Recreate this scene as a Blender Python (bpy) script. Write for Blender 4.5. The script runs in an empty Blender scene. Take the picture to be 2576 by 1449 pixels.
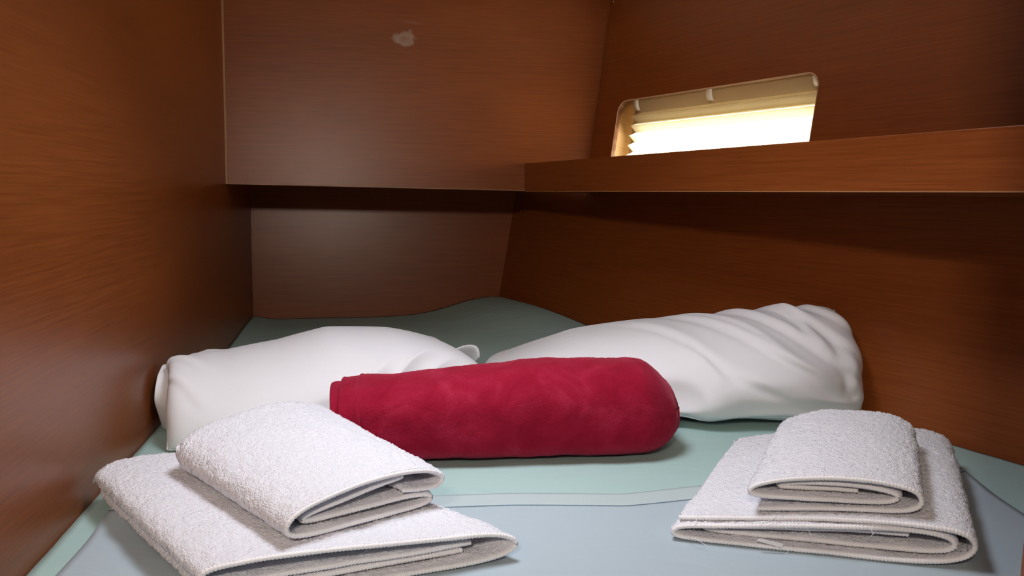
import bpy, math
import numpy as np
from mathutils import Vector

# ------------------------------------------------------------------ camera, world, lights, exposure
SC = bpy.context.scene
COL = SC.collection
F_PX, W_PX, H_PX = 1900.0, 2576.0, 1449.0
CAM = np.array([0.0, 0.0, 0.45])
PITCH, ROLL = math.atan(243 / F_PX), 0.008
fw = np.array([0, math.cos(PITCH), -math.sin(PITCH)])
r0 = np.array([1.0, 0, 0]); u0 = np.cross(r0, fw)
rr = math.cos(ROLL) * r0 + math.sin(ROLL) * u0
uu = -math.sin(ROLL) * r0 + math.cos(ROLL) * u0
cam_d = bpy.data.cameras.new('camera'); cam = bpy.data.objects.new('camera', cam_d); COL.objects.link(cam)
from mathutils import Matrix
cam.matrix_world = Matrix(((rr[0], uu[0], -fw[0], CAM[0]), (rr[1], uu[1], -fw[1], CAM[1]),
                           (rr[2], uu[2], -fw[2], CAM[2]), (0, 0, 0, 1)))
cam_d.sensor_fit = 'HORIZONTAL'; cam_d.sensor_width = 36.0; cam_d.lens = 36.0 * F_PX / W_PX
cam_d.clip_start = 0.02; cam_d.clip_end = 60
SC.camera = cam

world = bpy.data.worlds.new('world'); SC.world = world; world.use_nodes = True
bg = world.node_tree.nodes['Background']
bg.inputs[0].default_value = (0.80, 0.86, 1.0, 1); bg.inputs[1].default_value = 0.5

SC.view_settings.view_transform = 'Standard'; SC.view_settings.look = 'None'
SC.view_settings.gamma = 1.0; SC.view_settings.use_curve_mapping = False
SC.view_settings.exposure = 0.0

def area(name, loc, target, size, size_y, power, color):
    d = bpy.data.lights.new(name, 'AREA'); d.shape = 'RECTANGLE'; d.size = size; d.size_y = size_y
    d.energy = power; d.color = color
    o = bpy.data.objects.new(name, d); COL.objects.link(o); o.location = loc
    o.rotation_euler = (Vector(target) - Vector(loc)).to_track_quat('-Z', 'Y').to_euler()
    return o
HATCH = (-0.05, 1.04); CEIL = 1.065
hl = area('hatch_daylight', (HATCH[0], HATCH[1], CEIL - 0.012), (HATCH[0], HATCH[1], 0), 0.30, 0.30, 4.2, (0.93, 0.96, 1.06)); hl.data.spread = math.radians(118)
FILL = (-0.17, -0.52)
area('cabin_fill', (FILL[0], FILL[1], CEIL - 0.045), (-0.05, 1.9, 0.50), 0.16, 0.16, 19.5, (1.0, 0.89, 0.76))  # added fill from behind the viewer; its ceiling fitting is made up

# ------------------------------------------------------------------ helpers
def V(*a): return np.array(a, float)
def nrm(v): return v / np.linalg.norm(v)
_rng = np.random.RandomState(7)

def vnoise(p, seed=0):
    """smooth 3-D value noise in [-1,1] at points p (n,3)"""
    p = np.asarray(p, float); i = np.floor(p).astype(np.int64); f = p - i
    f = f * f * (3 - 2 * f); out = np.zeros(len(p))
    for dx in (0, 1):
        wx = f[:, 0] if dx else 1 - f[:, 0]
        for dy in (0, 1):
            wy = f[:, 1] if dy else 1 - f[:, 1]
            for dz in (0, 1):
                wz = f[:, 2] if dz else 1 - f[:, 2]
                h = (i[:, 0] + dx) * 374761393 + (i[:, 1] + dy) * 668265263 + (i[:, 2] + dz) * 2147483647 + seed * 974634777
                h = (h ^ (h >> 13)) * 1274126177; h = (h ^ (h >> 16)) & 0xFFFFF
                out += wx * wy * wz * (h / 524287.5 - 1)
    return out
def fbm(p, oct=3, seed=0):
    p = np.asarray(p, float); s = 0; a = 1.0; t = 0
    for k in range(oct):
        s = s + a * vnoise(p * 2 ** k + 17.3 * k, seed + k); t += a; a *= 0.5
    return s / t
def sstep(a, b, x):
    t = np.clip((np.asarray(x, float) - a) / (b - a), 0, 1); return t * t * (3 - 2 * t)

def mesh(name, verts, faces, mat=None, parent=None, smooth=True, uvs=None):
    me = bpy.data.meshes.new(name); verts = np.asarray(verts, float)
    me.from_pydata(verts.tolist(), [], [tuple(int(i) for i in f) for f in faces]); me.update()
    if smooth: me.polygons.foreach_set('use_smooth', [True] * len(me.polygons))
    if uvs is not None:
        uvl = me.uv_layers.new(name='UVMap'); li = np.zeros(len(me.loops), np.int32)
        me.loops.foreach_get('vertex_index', li)
        uvl.data.foreach_set('uv', np.asarray(uvs, float)[li].ravel())
    o = bpy.data.objects.new(name, me); COL.objects.link(o)
    if mat: me.materials.append(mat)
    if parent: o.parent = parent
    return o
def grid_mesh(name, G, mat, parent=None, uvs=None):
    """G (m,n,3) quad grid"""
    m, n = G.shape[:2]; idx = np.arange(m * n).reshape(m, n)
    f = np.stack([idx[:-1, :-1], idx[:-1, 1:], idx[1:, 1:], idx[1:, :-1]], -1).reshape(-1, 4)
    return mesh(name, G.reshape(-1, 3), f, mat, parent, True, uvs)
def tag(o, label=None, cat=None, group=None, kind=None):
    if label: o['label'] = label
    if cat: o['category'] = cat
    if group: o['group'] = group
    if kind: o['kind'] = kind
    return o
def empty(name, loc, label, cat, group=None):
    o = bpy.data.objects.new(name, None); COL.objects.link(o); o.location = loc; o.empty_display_size = 0.05
    tag(o, label, cat, group); bpy.context.view_layer.update()
    return o
def adopt(o, parent):
    """parent a world-space mesh and keep it in place"""
    o.parent = parent; o.matrix_parent_inverse = parent.matrix_world.inverted(); return o
def slab(name, quad, off, mat, udir=None, parent=None, bevel=0.0, smooth=False):
    """a board: quad (4 points, front face) pushed by off; UVs in metres with u along udir"""
    q = np.asarray(quad, float); off = np.asarray(off, float); v = np.vstack([q, q + off])
    f = [(0, 1, 2, 3), (7, 6, 5, 4), (0, 4, 5, 1), (1, 5, 6, 2), (2, 6, 7, 3), (3, 7, 4, 0)]
    c = q.mean(0); nrmv = np.cross(q[1] - q[0], q[2] - q[0])
    if np.dot(nrmv, off) > 0: f = [t[::-1] for t in f]
    ud = nrm(q[1] - q[0]) if udir is None else nrm(np.asarray(udir, float))
    n_ = nrm(off); vd = nrm(np.cross(n_, ud))
    uv = np.stack([v @ ud, v @ vd + v @ n_], 1)
    o = mesh(name, v, f, mat, None, smooth, uv)
    if bevel:
        b = o.modifiers.new('bevel', 'BEVEL'); b.width = bevel; b.segments = 2; b.limit_method = 'ANGLE'
    if parent: adopt(o, parent)
    return o
def box(name, lo, hi, mat, parent=None, bevel=0.0, udir=(1, 0, 0)):
    lo, hi = np.asarray(lo, float), np.asarray(hi, float)
    q = [(lo[0], lo[1], lo[2]), (hi[0], lo[1], lo[2]), (hi[0], hi[1], lo[2]), (lo[0], hi[1], lo[2])]
    return slab(name, q, (0, 0, hi[2] - lo[2]), mat, udir, parent, bevel)
def tube(name, pts, r, mat, parent=None, seg=8, closed=False, ripple=None):
    P = np.asarray(pts, float); n = len(P)
    if closed: T = np.roll(P, -1, 0) - np.roll(P, 1, 0)
    else: T = np.gradient(P, axis=0)
    T /= np.linalg.norm(T, axis=1, keepdims=True) + 1e-12
    ref = np.tile(V(0.13, 0.21, 0.97), (n, 1)); A = np.cross(T, ref); A /= np.linalg.norm(A, axis=1, keepdims=True) + 1e-12
    B = np.cross(T, A); R = np.full(n, r) if np.isscalar(r) else np.asarray(r)
    if ripple is not None: R = R * ripple
    a = np.linspace(0, 2 * np.pi, seg, endpoint=False)
    G = P[:, None] + R[:, None, None] * (A[:, None] * np.cos(a)[None, :, None] + B[:, None] * np.sin(a)[None, :, None])
    idx = np.arange(n * seg).reshape(n, seg); f = []
    for k in range(n if closed else n - 1):
        k2 = (k + 1) % n
        for j in range(seg):
            j2 = (j + 1) % seg; f.append((idx[k, j], idx[k, j2], idx[k2, j2], idx[k2, j]))
    if not closed: f += [tuple(idx[0][::-1]), tuple(idx[-1])]
    o = mesh(name, G.reshape(-1, 3), f, mat)
    if parent: adopt(o, parent)
    return o
def resample(P, ds):
    P = np.asarray(P, float); d = np.r_[0, np.cumsum(np.linalg.norm(np.diff(P, axis=0), axis=1))]
    n = max(8, int(round(d[-1] / ds)) + 1); s = np.linspace(0, d[-1], n)
    return np.stack([np.interp(s, d, P[:, k]) for k in range(P.shape[1])], 1)
def smooth_path(P, ds, it=3):
    P = np.asarray(P, float)
    for _ in range(it):
        Q = 0.75 * P[:-1] + 0.25 * P[1:]; R_ = 0.25 * P[:-1] + 0.75 * P[1:]
        N_ = np.empty((2 * len(Q) + 2, P.shape[1])); N_[0] = P[0]; N_[-1] = P[-1]; N_[1:-1:2] = Q; N_[2:-1:2] = R_; P = N_
    return resample(P, ds)
def vnormals(v, f):
    f = np.asarray(f); n = np.cross(v[f[:, 2]] - v[f[:, 0]], v[f[:, 3]] - v[f[:, 1]]); out = np.zeros_like(v)
    for k in range(4):
        for c in range(3): out[:, c] += np.bincount(f[:, k], n[:, c], len(v))
    return out / (np.linalg.norm(out, axis=1, keepdims=True) + 1e-12)

# ------------------------------------------------------------------ materials
def new_mat(name):
    m = bpy.data.materials.new(name); m.use_nodes = True; nt = m.node_tree
    return m, nt, nt.nodes['Principled BSDF']
def node(nt, t, **kw):
    n = nt.nodes.new(t)
    for k, v in kw.items(): setattr(n, k, v)
    return n
def ramp(nt, stops):
    r = node(nt, 'ShaderNodeValToRGB'); e = r.color_ramp.elements
    while len(e) < len(stops): e.new(0.5)
    for el, (p, c) in zip(e, stops): el.position = p; el.color = (*c, 1)
    return r
def wood(name, dark, light, rough=0.33, smudge=None, coat=0.0):
    m, nt, b = new_mat(name); L = nt.links
    tc = node(nt, 'ShaderNodeTexCoord'); mp = node(nt, 'ShaderNodeMapping'); mp.inputs['Scale'].default_value = (3.2, 150, 1)
    L.new(tc.outputs['UV'], mp.inputs['Vector'])
    n1 = node(nt, 'ShaderNodeTexNoise'); n1.inputs['Scale'].default_value = 1.6; n1.inputs['Detail'].default_value = 7; n1.inputs['Roughness'].default_value = 0.62
    n1.inputs['Distortion'].default_value = 0.25
    L.new(mp.outputs[0], n1.inputs['Vector'])
    mp2 = node(nt, 'ShaderNodeMapping'); mp2.inputs['Scale'].default_value = (22, 700, 1); L.new(tc.outputs['UV'], mp2.inputs['Vector'])
    n2 = node(nt, 'ShaderNodeTexNoise'); n2.inputs['Scale'].default_value = 1.0; n2.inputs['Detail'].default_value = 3; L.new(mp2.outputs[0], n2.inputs['Vector'])
    mp3 = node(nt, 'ShaderNodeMapping'); mp3.inputs['Scale'].default_value = (0.7, 7, 1); L.new(tc.outputs['UV'], mp3.inputs['Vector'])
    n3 = node(nt, 'ShaderNodeTexNoise'); n3.inputs['Scale'].default_value = 1.0; n3.inputs['Detail'].default_value = 2; L.new(mp3.outputs[0], n3.inputs['Vector'])
    a1 = node(nt, 'ShaderNodeMath', operation='MULTIPLY_ADD'); a1.inputs[1].default_value = 0.35; L.new(n2.outputs[0], a1.inputs[0]); L.new(n1.outputs[0], a1.inputs[2])
    a2 = node(nt, 'ShaderNodeMath', operation='MULTIPLY_ADD'); a2.inputs[1].default_value = 0.35; L.new(n3.outputs[0], a2.inputs[0]); L.new(a1.outputs[0], a2.inputs[2])
    mid = tuple(0.5 * (x + y) for x, y in zip(dark, light))
    r = ramp(nt, [(0.62, dark), (0.82, mid), (1.08 if False else 1.0, light)]); L.new(a2.outputs[0], r.inputs[0])
    col = r.outputs[0]
    if smudge:
        # a pale greasy rub mark with a shape of its own, at smudge = (u, v)
        sep = node(nt, 'ShaderNodeSeparateXYZ'); L.new(tc.outputs['UV'], sep.inputs[0])
        wob = node(nt, 'ShaderNodeTexNoise'); wob.inputs['Scale'].default_value = 34; wob.inputs['Detail'].default_value = 4; L.new(tc.outputs['UV'], wob.inputs['Vector'])
        msk = None
        for (su, sv, ru, rv, ang, hole, amt) in smudge:
            mpS = node(nt, 'ShaderNodeMapping', vector_type='TEXTURE'); mpS.inputs['Location'].default_value = (su, sv, 0)
            mpS.inputs['Rotation'].default_value = (0, 0, ang); mpS.inputs['Scale'].default_value = (ru, rv, 1); L.new(tc.outputs['UV'], mpS.inputs['Vector'])
            fl = node(nt, 'ShaderNodeVectorMath', operation='MULTIPLY'); fl.inputs[1].default_value = (1, 1, 0); L.new(mpS.outputs[0], fl.inputs[0])
            ln = node(nt, 'ShaderNodeVectorMath', operation='LENGTH'); L.new(fl.outputs[0], ln.inputs[0])
            ad = node(nt, 'ShaderNodeMath', operation='MULTIPLY_ADD'); ad.inputs[1].default_value = 1.4; L.new(wob.outputs[0], ad.inputs[0]); L.new(ln.outputs['Value'], ad.inputs[2])
            if hole: rs = ramp(nt, [(0.30, (hole,) * 3), (0.55, (1,) * 3), (0.62, (0.9,) * 3), (0.75, (0,) * 3)])
            else: rs = ramp(nt, [(0.35, (1,) * 3), (0.75, (0,) * 3)])
            hv = node(nt, 'ShaderNodeMath', operation='MULTIPLY'); hv.inputs[1].default_value = 0.5; L.new(ad.outputs[0], hv.inputs[0]); L.new(hv.outputs[0], rs.inputs[0])
            sc = node(nt, 'ShaderNodeMath', operation='MULTIPLY'); sc.inputs[1].default_value = amt; L.new(rs.outputs[0], sc.inputs[0])
            if msk is None: msk = sc.outputs[0]
            else:
                mx = node(nt, 'ShaderNodeMath', operation='MAXIMUM'); L.new(msk, mx.inputs[0]); L.new(sc.outputs[0], mx.inputs[1]); msk = mx.outputs[0]
        mix = node(nt, 'ShaderNodeMix', data_type='RGBA'); L.new(msk, mix.inputs['Factor']); L.new(col, mix.inputs['A']); mix.inputs['B'].default_value = (0.55, 0.5, 0.46, 1)
        col = mix.outputs['Result']
    L.new(col, b.inputs['Base Color'])
    rr_ = node(nt, 'ShaderNodeMath', operation='MULTIPLY_ADD'); rr_.inputs[1].default_value = 0.10; rr_.inputs[2].default_value = rough - 0.05
    L.new(n1.outputs[0], rr_.inputs[0]); L.new(rr_.outputs[0], b.inputs['Roughness'])
    bp = node(nt, 'ShaderNodeBump'); bp.inputs['Strength'].default_value = 0.05; bp.inputs['Distance'].default_value = 0.001
    L.new(n2.outputs[0], bp.inputs['Height']); L.new(bp.outputs[0], b.inputs['Normal'])
    b.inputs['Specular IOR Level'].default_value = 0.42
    if coat: b.inputs['Coat Weight'].default_value = coat; b.inputs['Coat Roughness'].default_value = 0.25
    return m
def cloth(name, col, rough=0.9, bump=0.15, scale=900, sheen=0.0, wrinkle=0.0):
    m, nt, b = new_mat(name); L = nt.links
    b.inputs['Base Color'].default_value = (*col, 1); b.inputs['Roughness'].default_value = rough; b.inputs['Specular IOR Level'].default_value = 0.2
    b.inputs['Sheen Weight'].default_value = sheen
    tc = node(nt, 'ShaderNodeTexCoord'); n = node(nt, 'ShaderNodeTexNoise'); n.inputs['Scale'].default_value = scale; n.inputs['Detail'].default_value = 2
    L.new(tc.outputs['Object'], n.inputs['Vector'])
    bp = node(nt, 'ShaderNodeBump'); bp.inputs['Strength'].default_value = bump; bp.inputs['Distance'].default_value = 0.0008; L.new(n.outputs[0], bp.inputs['Height'])
    if wrinkle:
        n2 = node(nt, 'ShaderNodeTexNoise'); n2.inputs['Scale'].default_value = 9; n2.inputs['Detail'].default_value = 3; n2.inputs['Distortion'].default_value = 1.2
        mp = node(nt, 'ShaderNodeMapping'); mp.inputs['Scale'].default_value = (1, 2.4, 1.5); mp.inputs['Rotation'].default_value = (0, 0, 0.5)
        L.new(tc.outputs['Object'], mp.inputs['Vector']); L.new(mp.outputs[0], n2.inputs['Vector'])
        b2 = node(nt, 'ShaderNodeBump'); b2.inputs['Strength'].default_value = wrinkle; b2.inputs['Distance'].default_value = 0.008
        L.new(n2.outputs[0], b2.inputs['Height']); L.new(b2.outputs[0], bp.inputs['Normal'])
    L.new(bp.outputs[0], b.inputs['Normal'])
    return m
def terry(name, col):
    m, nt, b = new_mat(name); L = nt.links
    tc = node(nt, 'ShaderNodeTexCoord')
    v = node(nt, 'ShaderNodeTexVoronoi'); v.inputs['Scale'].default_value = 420; v.inputs['Randomness'].default_value = 1; L.new(tc.outputs['Object'], v.inputs['Vector'])
    n = node(nt, 'ShaderNodeTexNoise'); n.inputs['Scale'].default_value = 260; n.inputs['Detail'].default_value = 4; n.inputs['Roughness'].default_value = 0.7; L.new(tc.outputs['Object'], n.inputs['Vector'])
    a = node(nt, 'ShaderNodeMath', operation='SUBTRACT'); L.new(n.outputs[0], a.inputs[0]); L.new(v.outputs['Distance'], a.inputs[1])
    bp = node(nt, 'ShaderNodeBump'); bp.inputs['Strength'].default_value = 0.6; bp.inputs['Distance'].default_value = 0.0022; L.new(a.outputs[0], bp.inputs['Height'])
    L.new(bp.outputs[0], b.inputs['Normal']); b.inputs['Base Color'].default_value = (*col, 1)
    b.inputs['Roughness'].default_value = 1.0; b.inputs['Specular IOR Level'].default_value = 0.1; b.inputs['Sheen Weight'].default_value = 0.15
    return m
def plain(name, col, rough=0.5, metal=0.0):
    m, nt, b = new_mat(name); b.inputs['Base Color'].default_value = (*col, 1); b.inputs['Roughness'].default_value = rough; b.inputs['Metallic'].default_value = metal
    tc = node(nt, 'ShaderNodeTexCoord'); n = node(nt, 'ShaderNodeTexNoise'); n.inputs['Scale'].default_value = 60; nt.links.new(tc.outputs['Object'], n.inputs['Vector'])
    bp = node(nt, 'ShaderNodeBump'); bp.inputs['Strength'].default_value = 0.03; bp.inputs['Distance'].default_value = 0.001
    nt.links.new(n.outputs[0], bp.inputs['Height']); nt.links.new(bp.outputs[0], b.inputs['Normal'])
    return m
def emit(name, col, s):
    m, nt, b = new_mat(name); b.inputs['Base Color'].default_value = (*col, 1); b.inputs['Emission Color'].default_value = (*col, 1); b.inputs['Emission Strength'].default_value = s
    return m

WD, WL = (0.192, 0.046, 0.0086), (0.280, 0.074, 0.0150)
M_wood = wood('mahogany_veneer', WD, WL)
M_edge = wood('pale_edge_veneer', (0.32, 0.15, 0.06), (0.45, 0.24, 0.11), 0.4)
M_rim = wood('daylight_toned_rim', (0.62, 0.42, 0.26), (0.78, 0.56, 0.38), 0.45)  # paler than the edge veneer: window light on the rim put into its colour
M_reveal = wood('daylight_toned_reveal', (0.36, 0.19, 0.06), (0.52, 0.31, 0.12), 0.55)  # recess wood lightened, strong daylight on the jamb painted in
M_head = plain('headliner_vinyl', (0.80, 0.78, 0.74), 0.6)
M_coving = plain('beige_coving', (0.42, 0.30, 0.19), 0.5)
M_floor = wood('cabin_sole', (0.10, 0.04, 0.015), (0.22, 0.10, 0.04), 0.4)
M_case = cloth('white_cotton', (0.87, 0.875, 0.90), 0.85, 0.08, 1400, 0.0, 0.12)
M_green = cloth('mint_cotton', (0.40, 0.56, 0.525), 0.85, 0.10, 1200, 0.0, 0.18)
M_blue = cloth('pale_blue_cotton', (0.415, 0.495, 0.535), 0.85, 0.10, 1200, 0.0, 0.18)
M_hem = cloth('pale_hem_cotton', (0.46, 0.545, 0.545), 0.85, 0.10, 1200, 0.0, 0.12)
M_stitch = cloth('blue_thread', (0.34, 0.46, 0.56), 0.8, 0.2, 2000)
M_terry = terry('white_terry', (0.80, 0.795, 0.84))
M_bind = cloth('white_overlock', (0.92, 0.91, 0.92), 0.9, 0.5, 1500)
M_metal = plain('screw_steel', (0.75, 0.73, 0.70), 0.25, 1.0)
M_white = plain('white_plastic', (0.78, 0.77, 0.74), 0.4)

# ------------------------------------------------------------------ the room shell
UP = V(0, 0, 1)
A0 = V(-0.567, 0.832, 0); DL = V(-0.186, 0.9825, 0); DL = nrm(DL)          # left wall line on the mattress
NL = V(DL[1], -DL[0], 0)                                                    # into the berth
B0 = V(-0.902, 2.602, 0)
lean = math.tan(math.radians(4.7)); NB = nrm(V(DL[0], DL[1], -lean))        # back wall normal, away from the viewer
def on_plane_line(p0, n, q, d):                                             # q + s d on plane (p0, n)
    return q + d * (np.dot(p0 - q, n) / np.dot(d, n))
def lpt(y, z): s = (y - A0[1]) / DL[1]; return V(A0[0] + s * DL[0], y, z)
ZT, ZB = CEIL, -0.75
# left wall
slab('wall_left', [lpt(-1.3, ZB), lpt(3.0, ZB), lpt(3.0, ZT), lpt(-1.3, ZT)], -NL * 0.02, M_wood, DL)
# hull lining, lower
H0 = V(0.867, 1.228, 0); NH = nrm(V(0.841, 0.507, -0.19)); TH = nrm(V(NH[1], -NH[0], 0)); WH = np.cross(TH, NH); WH = WH if WH[2] > 0 else -WH
def hpt(t, z): p = H0 + TH * t; return p + WH * ((z - p[2]) / WH[2])
# hull lining, upper
P1 = V(0.241, 2.399, 0.553); NU = nrm(V(0.845, 0.51, -0.158)); TU = nrm(V(NU[1], -NU[0], 0)); WU = np.cross(TU, NU); WU = WU if WU[2] > 0 else -WU
def upt(t, w): return P1 + TU * t + WU * w
# back wall under the locker
bl = lambda z: on_plane_line(B0, NB, lpt(2.6, z), DL)
br = lambda z: on_plane_line(B0, NB, hpt(-1.7, z), TH)
BXD = nrm(br(0) - bl(0))
slab('wall_back', [bl(-0.12), br(-0.12) + BXD * 0.06, br(0.62) + BXD * 0.06, bl(0.62)], NB * 0.015, M_wood, BXD)
wr = slab('wall_right', [hpt(-1.85, -0.12), hpt(1.05, -0.12), hpt(1.05, 0.50), hpt(-1.85, 0.50)], NH * 0.015, M_wood, TH)
# locker above the back of the berth
K0 = V(-0.824, 2.191, 0.464)
kl = lambda z: on_plane_line(K0, NB, lpt(2.2, z), DL)
kr = lambda z: on_plane_line(K0, NB, upt(0, (z - P1[2]) / WU[2]), TU)
KX = nrm(kr(0.5) - kl(0.5))
kzl, kzr = 0.4645, 0.4490
KV = nrm(np.cross(NB, KX))
def kuv(p): p = V(*p); return p @ KX, p @ KV + p @ NB
s1, s2 = kuv((-.327, 2.328, .905)), kuv((-.30, 2.338, .952))
M_panel = wood('mahogany_veneer_rubbed', WD, WL, 0.36, smudge=[(s1[0], s1[1], .050, .030, -.2, .25, .42), (s2[0], s2[1], .07, .008, .1, 0, .10)])
locker = empty('overhead_locker', (kl(kzl) + kr(kzr)) / 2, 'wide brown veneer locker front above the back of the berth, with a pale rub mark', 'locker')
LFQ = [kl(kzl), kr(kzr) + KX * 0.0, kr(ZT), kl(ZT)]
fp = slab('front_panel', LFQ, NB * 0.016, M_panel, KX, locker)
slab('bottom_panel', [kl(kzl) + NB * 0.016, kr(kzr) + NB * 0.016, br(0.452) + V(0.0, 0, 0), bl(0.466)], V(0, 0, 0.012), M_wood, KX, locker)
slab('edge_banding', [kl(kzl) - NB * 0.0006, kr(kzr) - NB * 0.0006, kr(kzr) - NB * 0.0006 + UP * 0.0022, kl(kzl) - NB * 0.0006 + UP * 0.0022], NB * 0.001, M_edge, KX, locker)
# corner mouldings
tag(slab('trim_1', [kl(kzl) - NB * 0.004, kl(kzl) - NB * 0.004 + KX * 0.005, kl(ZT) - NB * 0.004 + KX * 0.005, kl(ZT) - NB * 0.004], NB * 0.004, M_edge, UP), kind='structure')
tag(slab('trim_2', [kr(0.54) - NB * 0.003 - KX * 0.004, kr(0.54) - NB * 0.003, kr(ZT) - NB * 0.003, kr(ZT) - NB * 0.003 - KX * 0.004], NB * 0.003, M_wood, UP), kind='structure')
tag(slab('trim_3', [bl(-0.1) - NB * 0.003, bl(-0.1) - NB * 0.003 + BXD * 0.006, bl(0.46) - NB * 0.003 + BXD * 0.006, bl(0.46) - NB * 0.003], NB * 0.003, M_wood, UP), kind='structure')
for n_ in ('wall_left', 'wall_back', 'wall_right'): tag(bpy.data.objects[n_], kind='structure')

# upper hull lining with the window opening (rounded corners)
WT0, WT1, WW0, WW1 = 0.106, 0.806, -0.05, 0.1685
def rounded(t0, t1, w0, w1, r, n=10):
    out = []
    for (cx, cy, a0) in ((t1 - r, w1 - r, 0), (t0 + r, w1 - r, 90), (t0 + r, w0 + r, 180), (t1 - r, w0 + r, 270)):
        for a in np.linspace(a0, a0 + 90, n): out.append((cx + r * math.cos(math.radians(a)), cy + r * math.sin(math.radians(a))))
    return np.array(out)
def holed_board(name, hole, rect, thick, mat, n_vec):
    t0, t1, w0, w1 = rect; c = hole.mean(0); n = len(hole); outer = []
    q = n // 4; crn = [(t1, w1), (t0, w1), (t0, w0), (t1, w0)]
    for k in range(4):                                     # each quarter of the hole rim fans to one outer corner
        h = hole[k * q:(k + 1) * q]; cx, cy = crn[k]
        for j in range(q):
            f = j / (q - 1)
            if k in (0, 2): a, b = (cx, h[0][1]), (h[-1][0], cy)
            else: a, b = (h[0][0], cy), (cx, h[-1][1])
            outer.append((a[0], a[1] + (cy - a[1]) * min(1, 2 * f)) if (k in (0, 2) and f <= 0.5) else
                         (cx + (b[0] - cx) * (2 * f - 1), cy) if k in (0, 2) else
                         (a[0] + (cx - a[0]) * min(1, 2 * f), cy) if f <= 0.5 else (cx, cy + (b[1] - cy) * (2 * f - 1)))
    outer = np.array(outer); P2 = np.vstack([hole, outer]); Vf = np.array([upt(*p) for p in P2]); Vb = Vf + n_vec * thick
    v = np.vstack([Vf, Vb]); N2 = 2 * n; f = []
    for k in range(n):
        k2 = (k + 1) % n
        f += [(k, k2, n + k2, n + k), (N2 + k, N2 + n + k, N2 + n + k2, N2 + k2), (k, N2 + k, N2 + k2, k2), (n + k, n + k2, N2 + n + k2, N2 + n + k)]
    uv = np.stack([v @ TU, v @ WU], 1)
    return mesh(name, v, f, mat, None, False, uv)
hole = rounded(WT0, WT1, WW0, WW1, 0.036)
TFAR = -0.05
wu = holed_board('wall_right_upper', hole, (TFAR, 2.35, -0.105, (ZT - 0.553) / WU[2]), 0.012, M_wood, NU); tag(wu, kind='structure')
# window: rim and reveal with daylight put into their colour, coving, glass
win = mesh('window_1', *(lambda h_: (np.vstack([[upt(*p) - NU * 0.0012 for p in h_], [upt(*(p * 1.0)) + NU * 0.012 for p in h_],
        [upt(p[0] + 0.0022 * (1 if p[0] > .45 else -1), p[1] + 0.0022 * (1 if p[1] > .06 else -1)) - NU * 0.0012 for p in h_]]),
        [(k, (k + 1) % len(h_), len(h_) + (k + 1) % len(h_), len(h_) + k) for k in range(len(h_))] +
        [(2 * len(h_) + k, 2 * len(h_) + (k + 1) % len(h_), (k + 1) % len(h_), k) for k in range(len(h_))]))(hole), M_rim)
win.data.update(); tag(win, kind='structure')
RD = 0.075
def rpt(t, w, d): return upt(t, w) + NU * d
jb = slab('window_reveal', [rpt(0.092, -0.09, 0.012), rpt(0.092, 0.24, 0.012), rpt(0.092, 0.24, RD), rpt(0.092, -0.09, RD)], -TU * 0.01, M_reveal, NU)
adopt(jb, win)
adopt(slab('window_reveal', [rpt(0.84, -0.09, 0.012), rpt(0.84, 0.24, 0.012), rpt(0.84, 0.24, RD), rpt(0.84, -0.09, RD)], TU * 0.01, M_reveal, NU), win)
cv = []                                                     # curved beige head of the recess
for k in range(13):
    a = math.radians(90 * k / 12); cv.append((0.235 - 0.05 * (1 - math.cos(a)), 0.012 + (RD - 0.012) * math.sin(a)))
G = np.array([[rpt(t, w, d) for (w, d) in cv] for t in (0.085, 0.86)])
o = grid_mesh('window_head', G, M_coving); so = o.modifiers.new('thick', 'SOLIDIFY'); so.thickness = 0.006; so.offset = 1; adopt(o, win)
adopt(slab('window_sill', [rpt(0.085, -0.09, 0.012), rpt(0.85, -0.09, 0.012), rpt(0.85, -0.09, RD), rpt(0.085, -0.09, RD)], -WU * 0.01, M_reveal, TU), win)
# outer hull ring with the light: four boards leave the pane open
GW0, GW1 = -0.075, 0.062
for (a, b, c, d) in ((0.07, 0.175, -0.11, 0.25), (0.80, 0.87, -0.11, 0.25), (0.175, 0.80, GW1, 0.25), (0.175, 0.80, -0.11, GW0)):
    adopt(slab('outer_frame', [rpt(a, c, RD), rpt(b, c, RD), rpt(b, d, RD), rpt(a, d, RD)], NU * 0.01, M_coving, TU), win)
mg, ntg, bb = new_mat('window_glass'); ntg.nodes.remove(bb); tr = node(ntg, 'ShaderNodeBsdfTransparent'); gl = node(ntg, 'ShaderNodeBsdfGlossy'); mxg = node(ntg, 'ShaderNodeMixShader')
gl.inputs['Roughness'].default_value = 0.05; mxg.inputs[0].default_value = 0.06; tr.inputs[0].default_value = (0.93, 0.95, 0.94, 1)
ntg.links.new(tr.outputs[0], mxg.inputs[1]); ntg.links.new(gl.outputs[0], mxg.inputs[2]); ntg.links.new(mxg.outputs[0], ntg.nodes['Material Output'].inputs[0])
adopt(slab('glass_pane', [rpt(0.175, GW0, RD + .002), rpt(0.80, GW0, RD + .002), rpt(0.80, GW1, RD + .002), rpt(0.175, GW1, RD + .002)], NU * 0.005, mg, TU), win)
wc = rpt(0.50, -0.05, RD + 0.16)
wl = area('window_daylight', wc, wc - NU, 0.9, 0.14, 40.0, (1.0, 0.97, 0.90))

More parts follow.
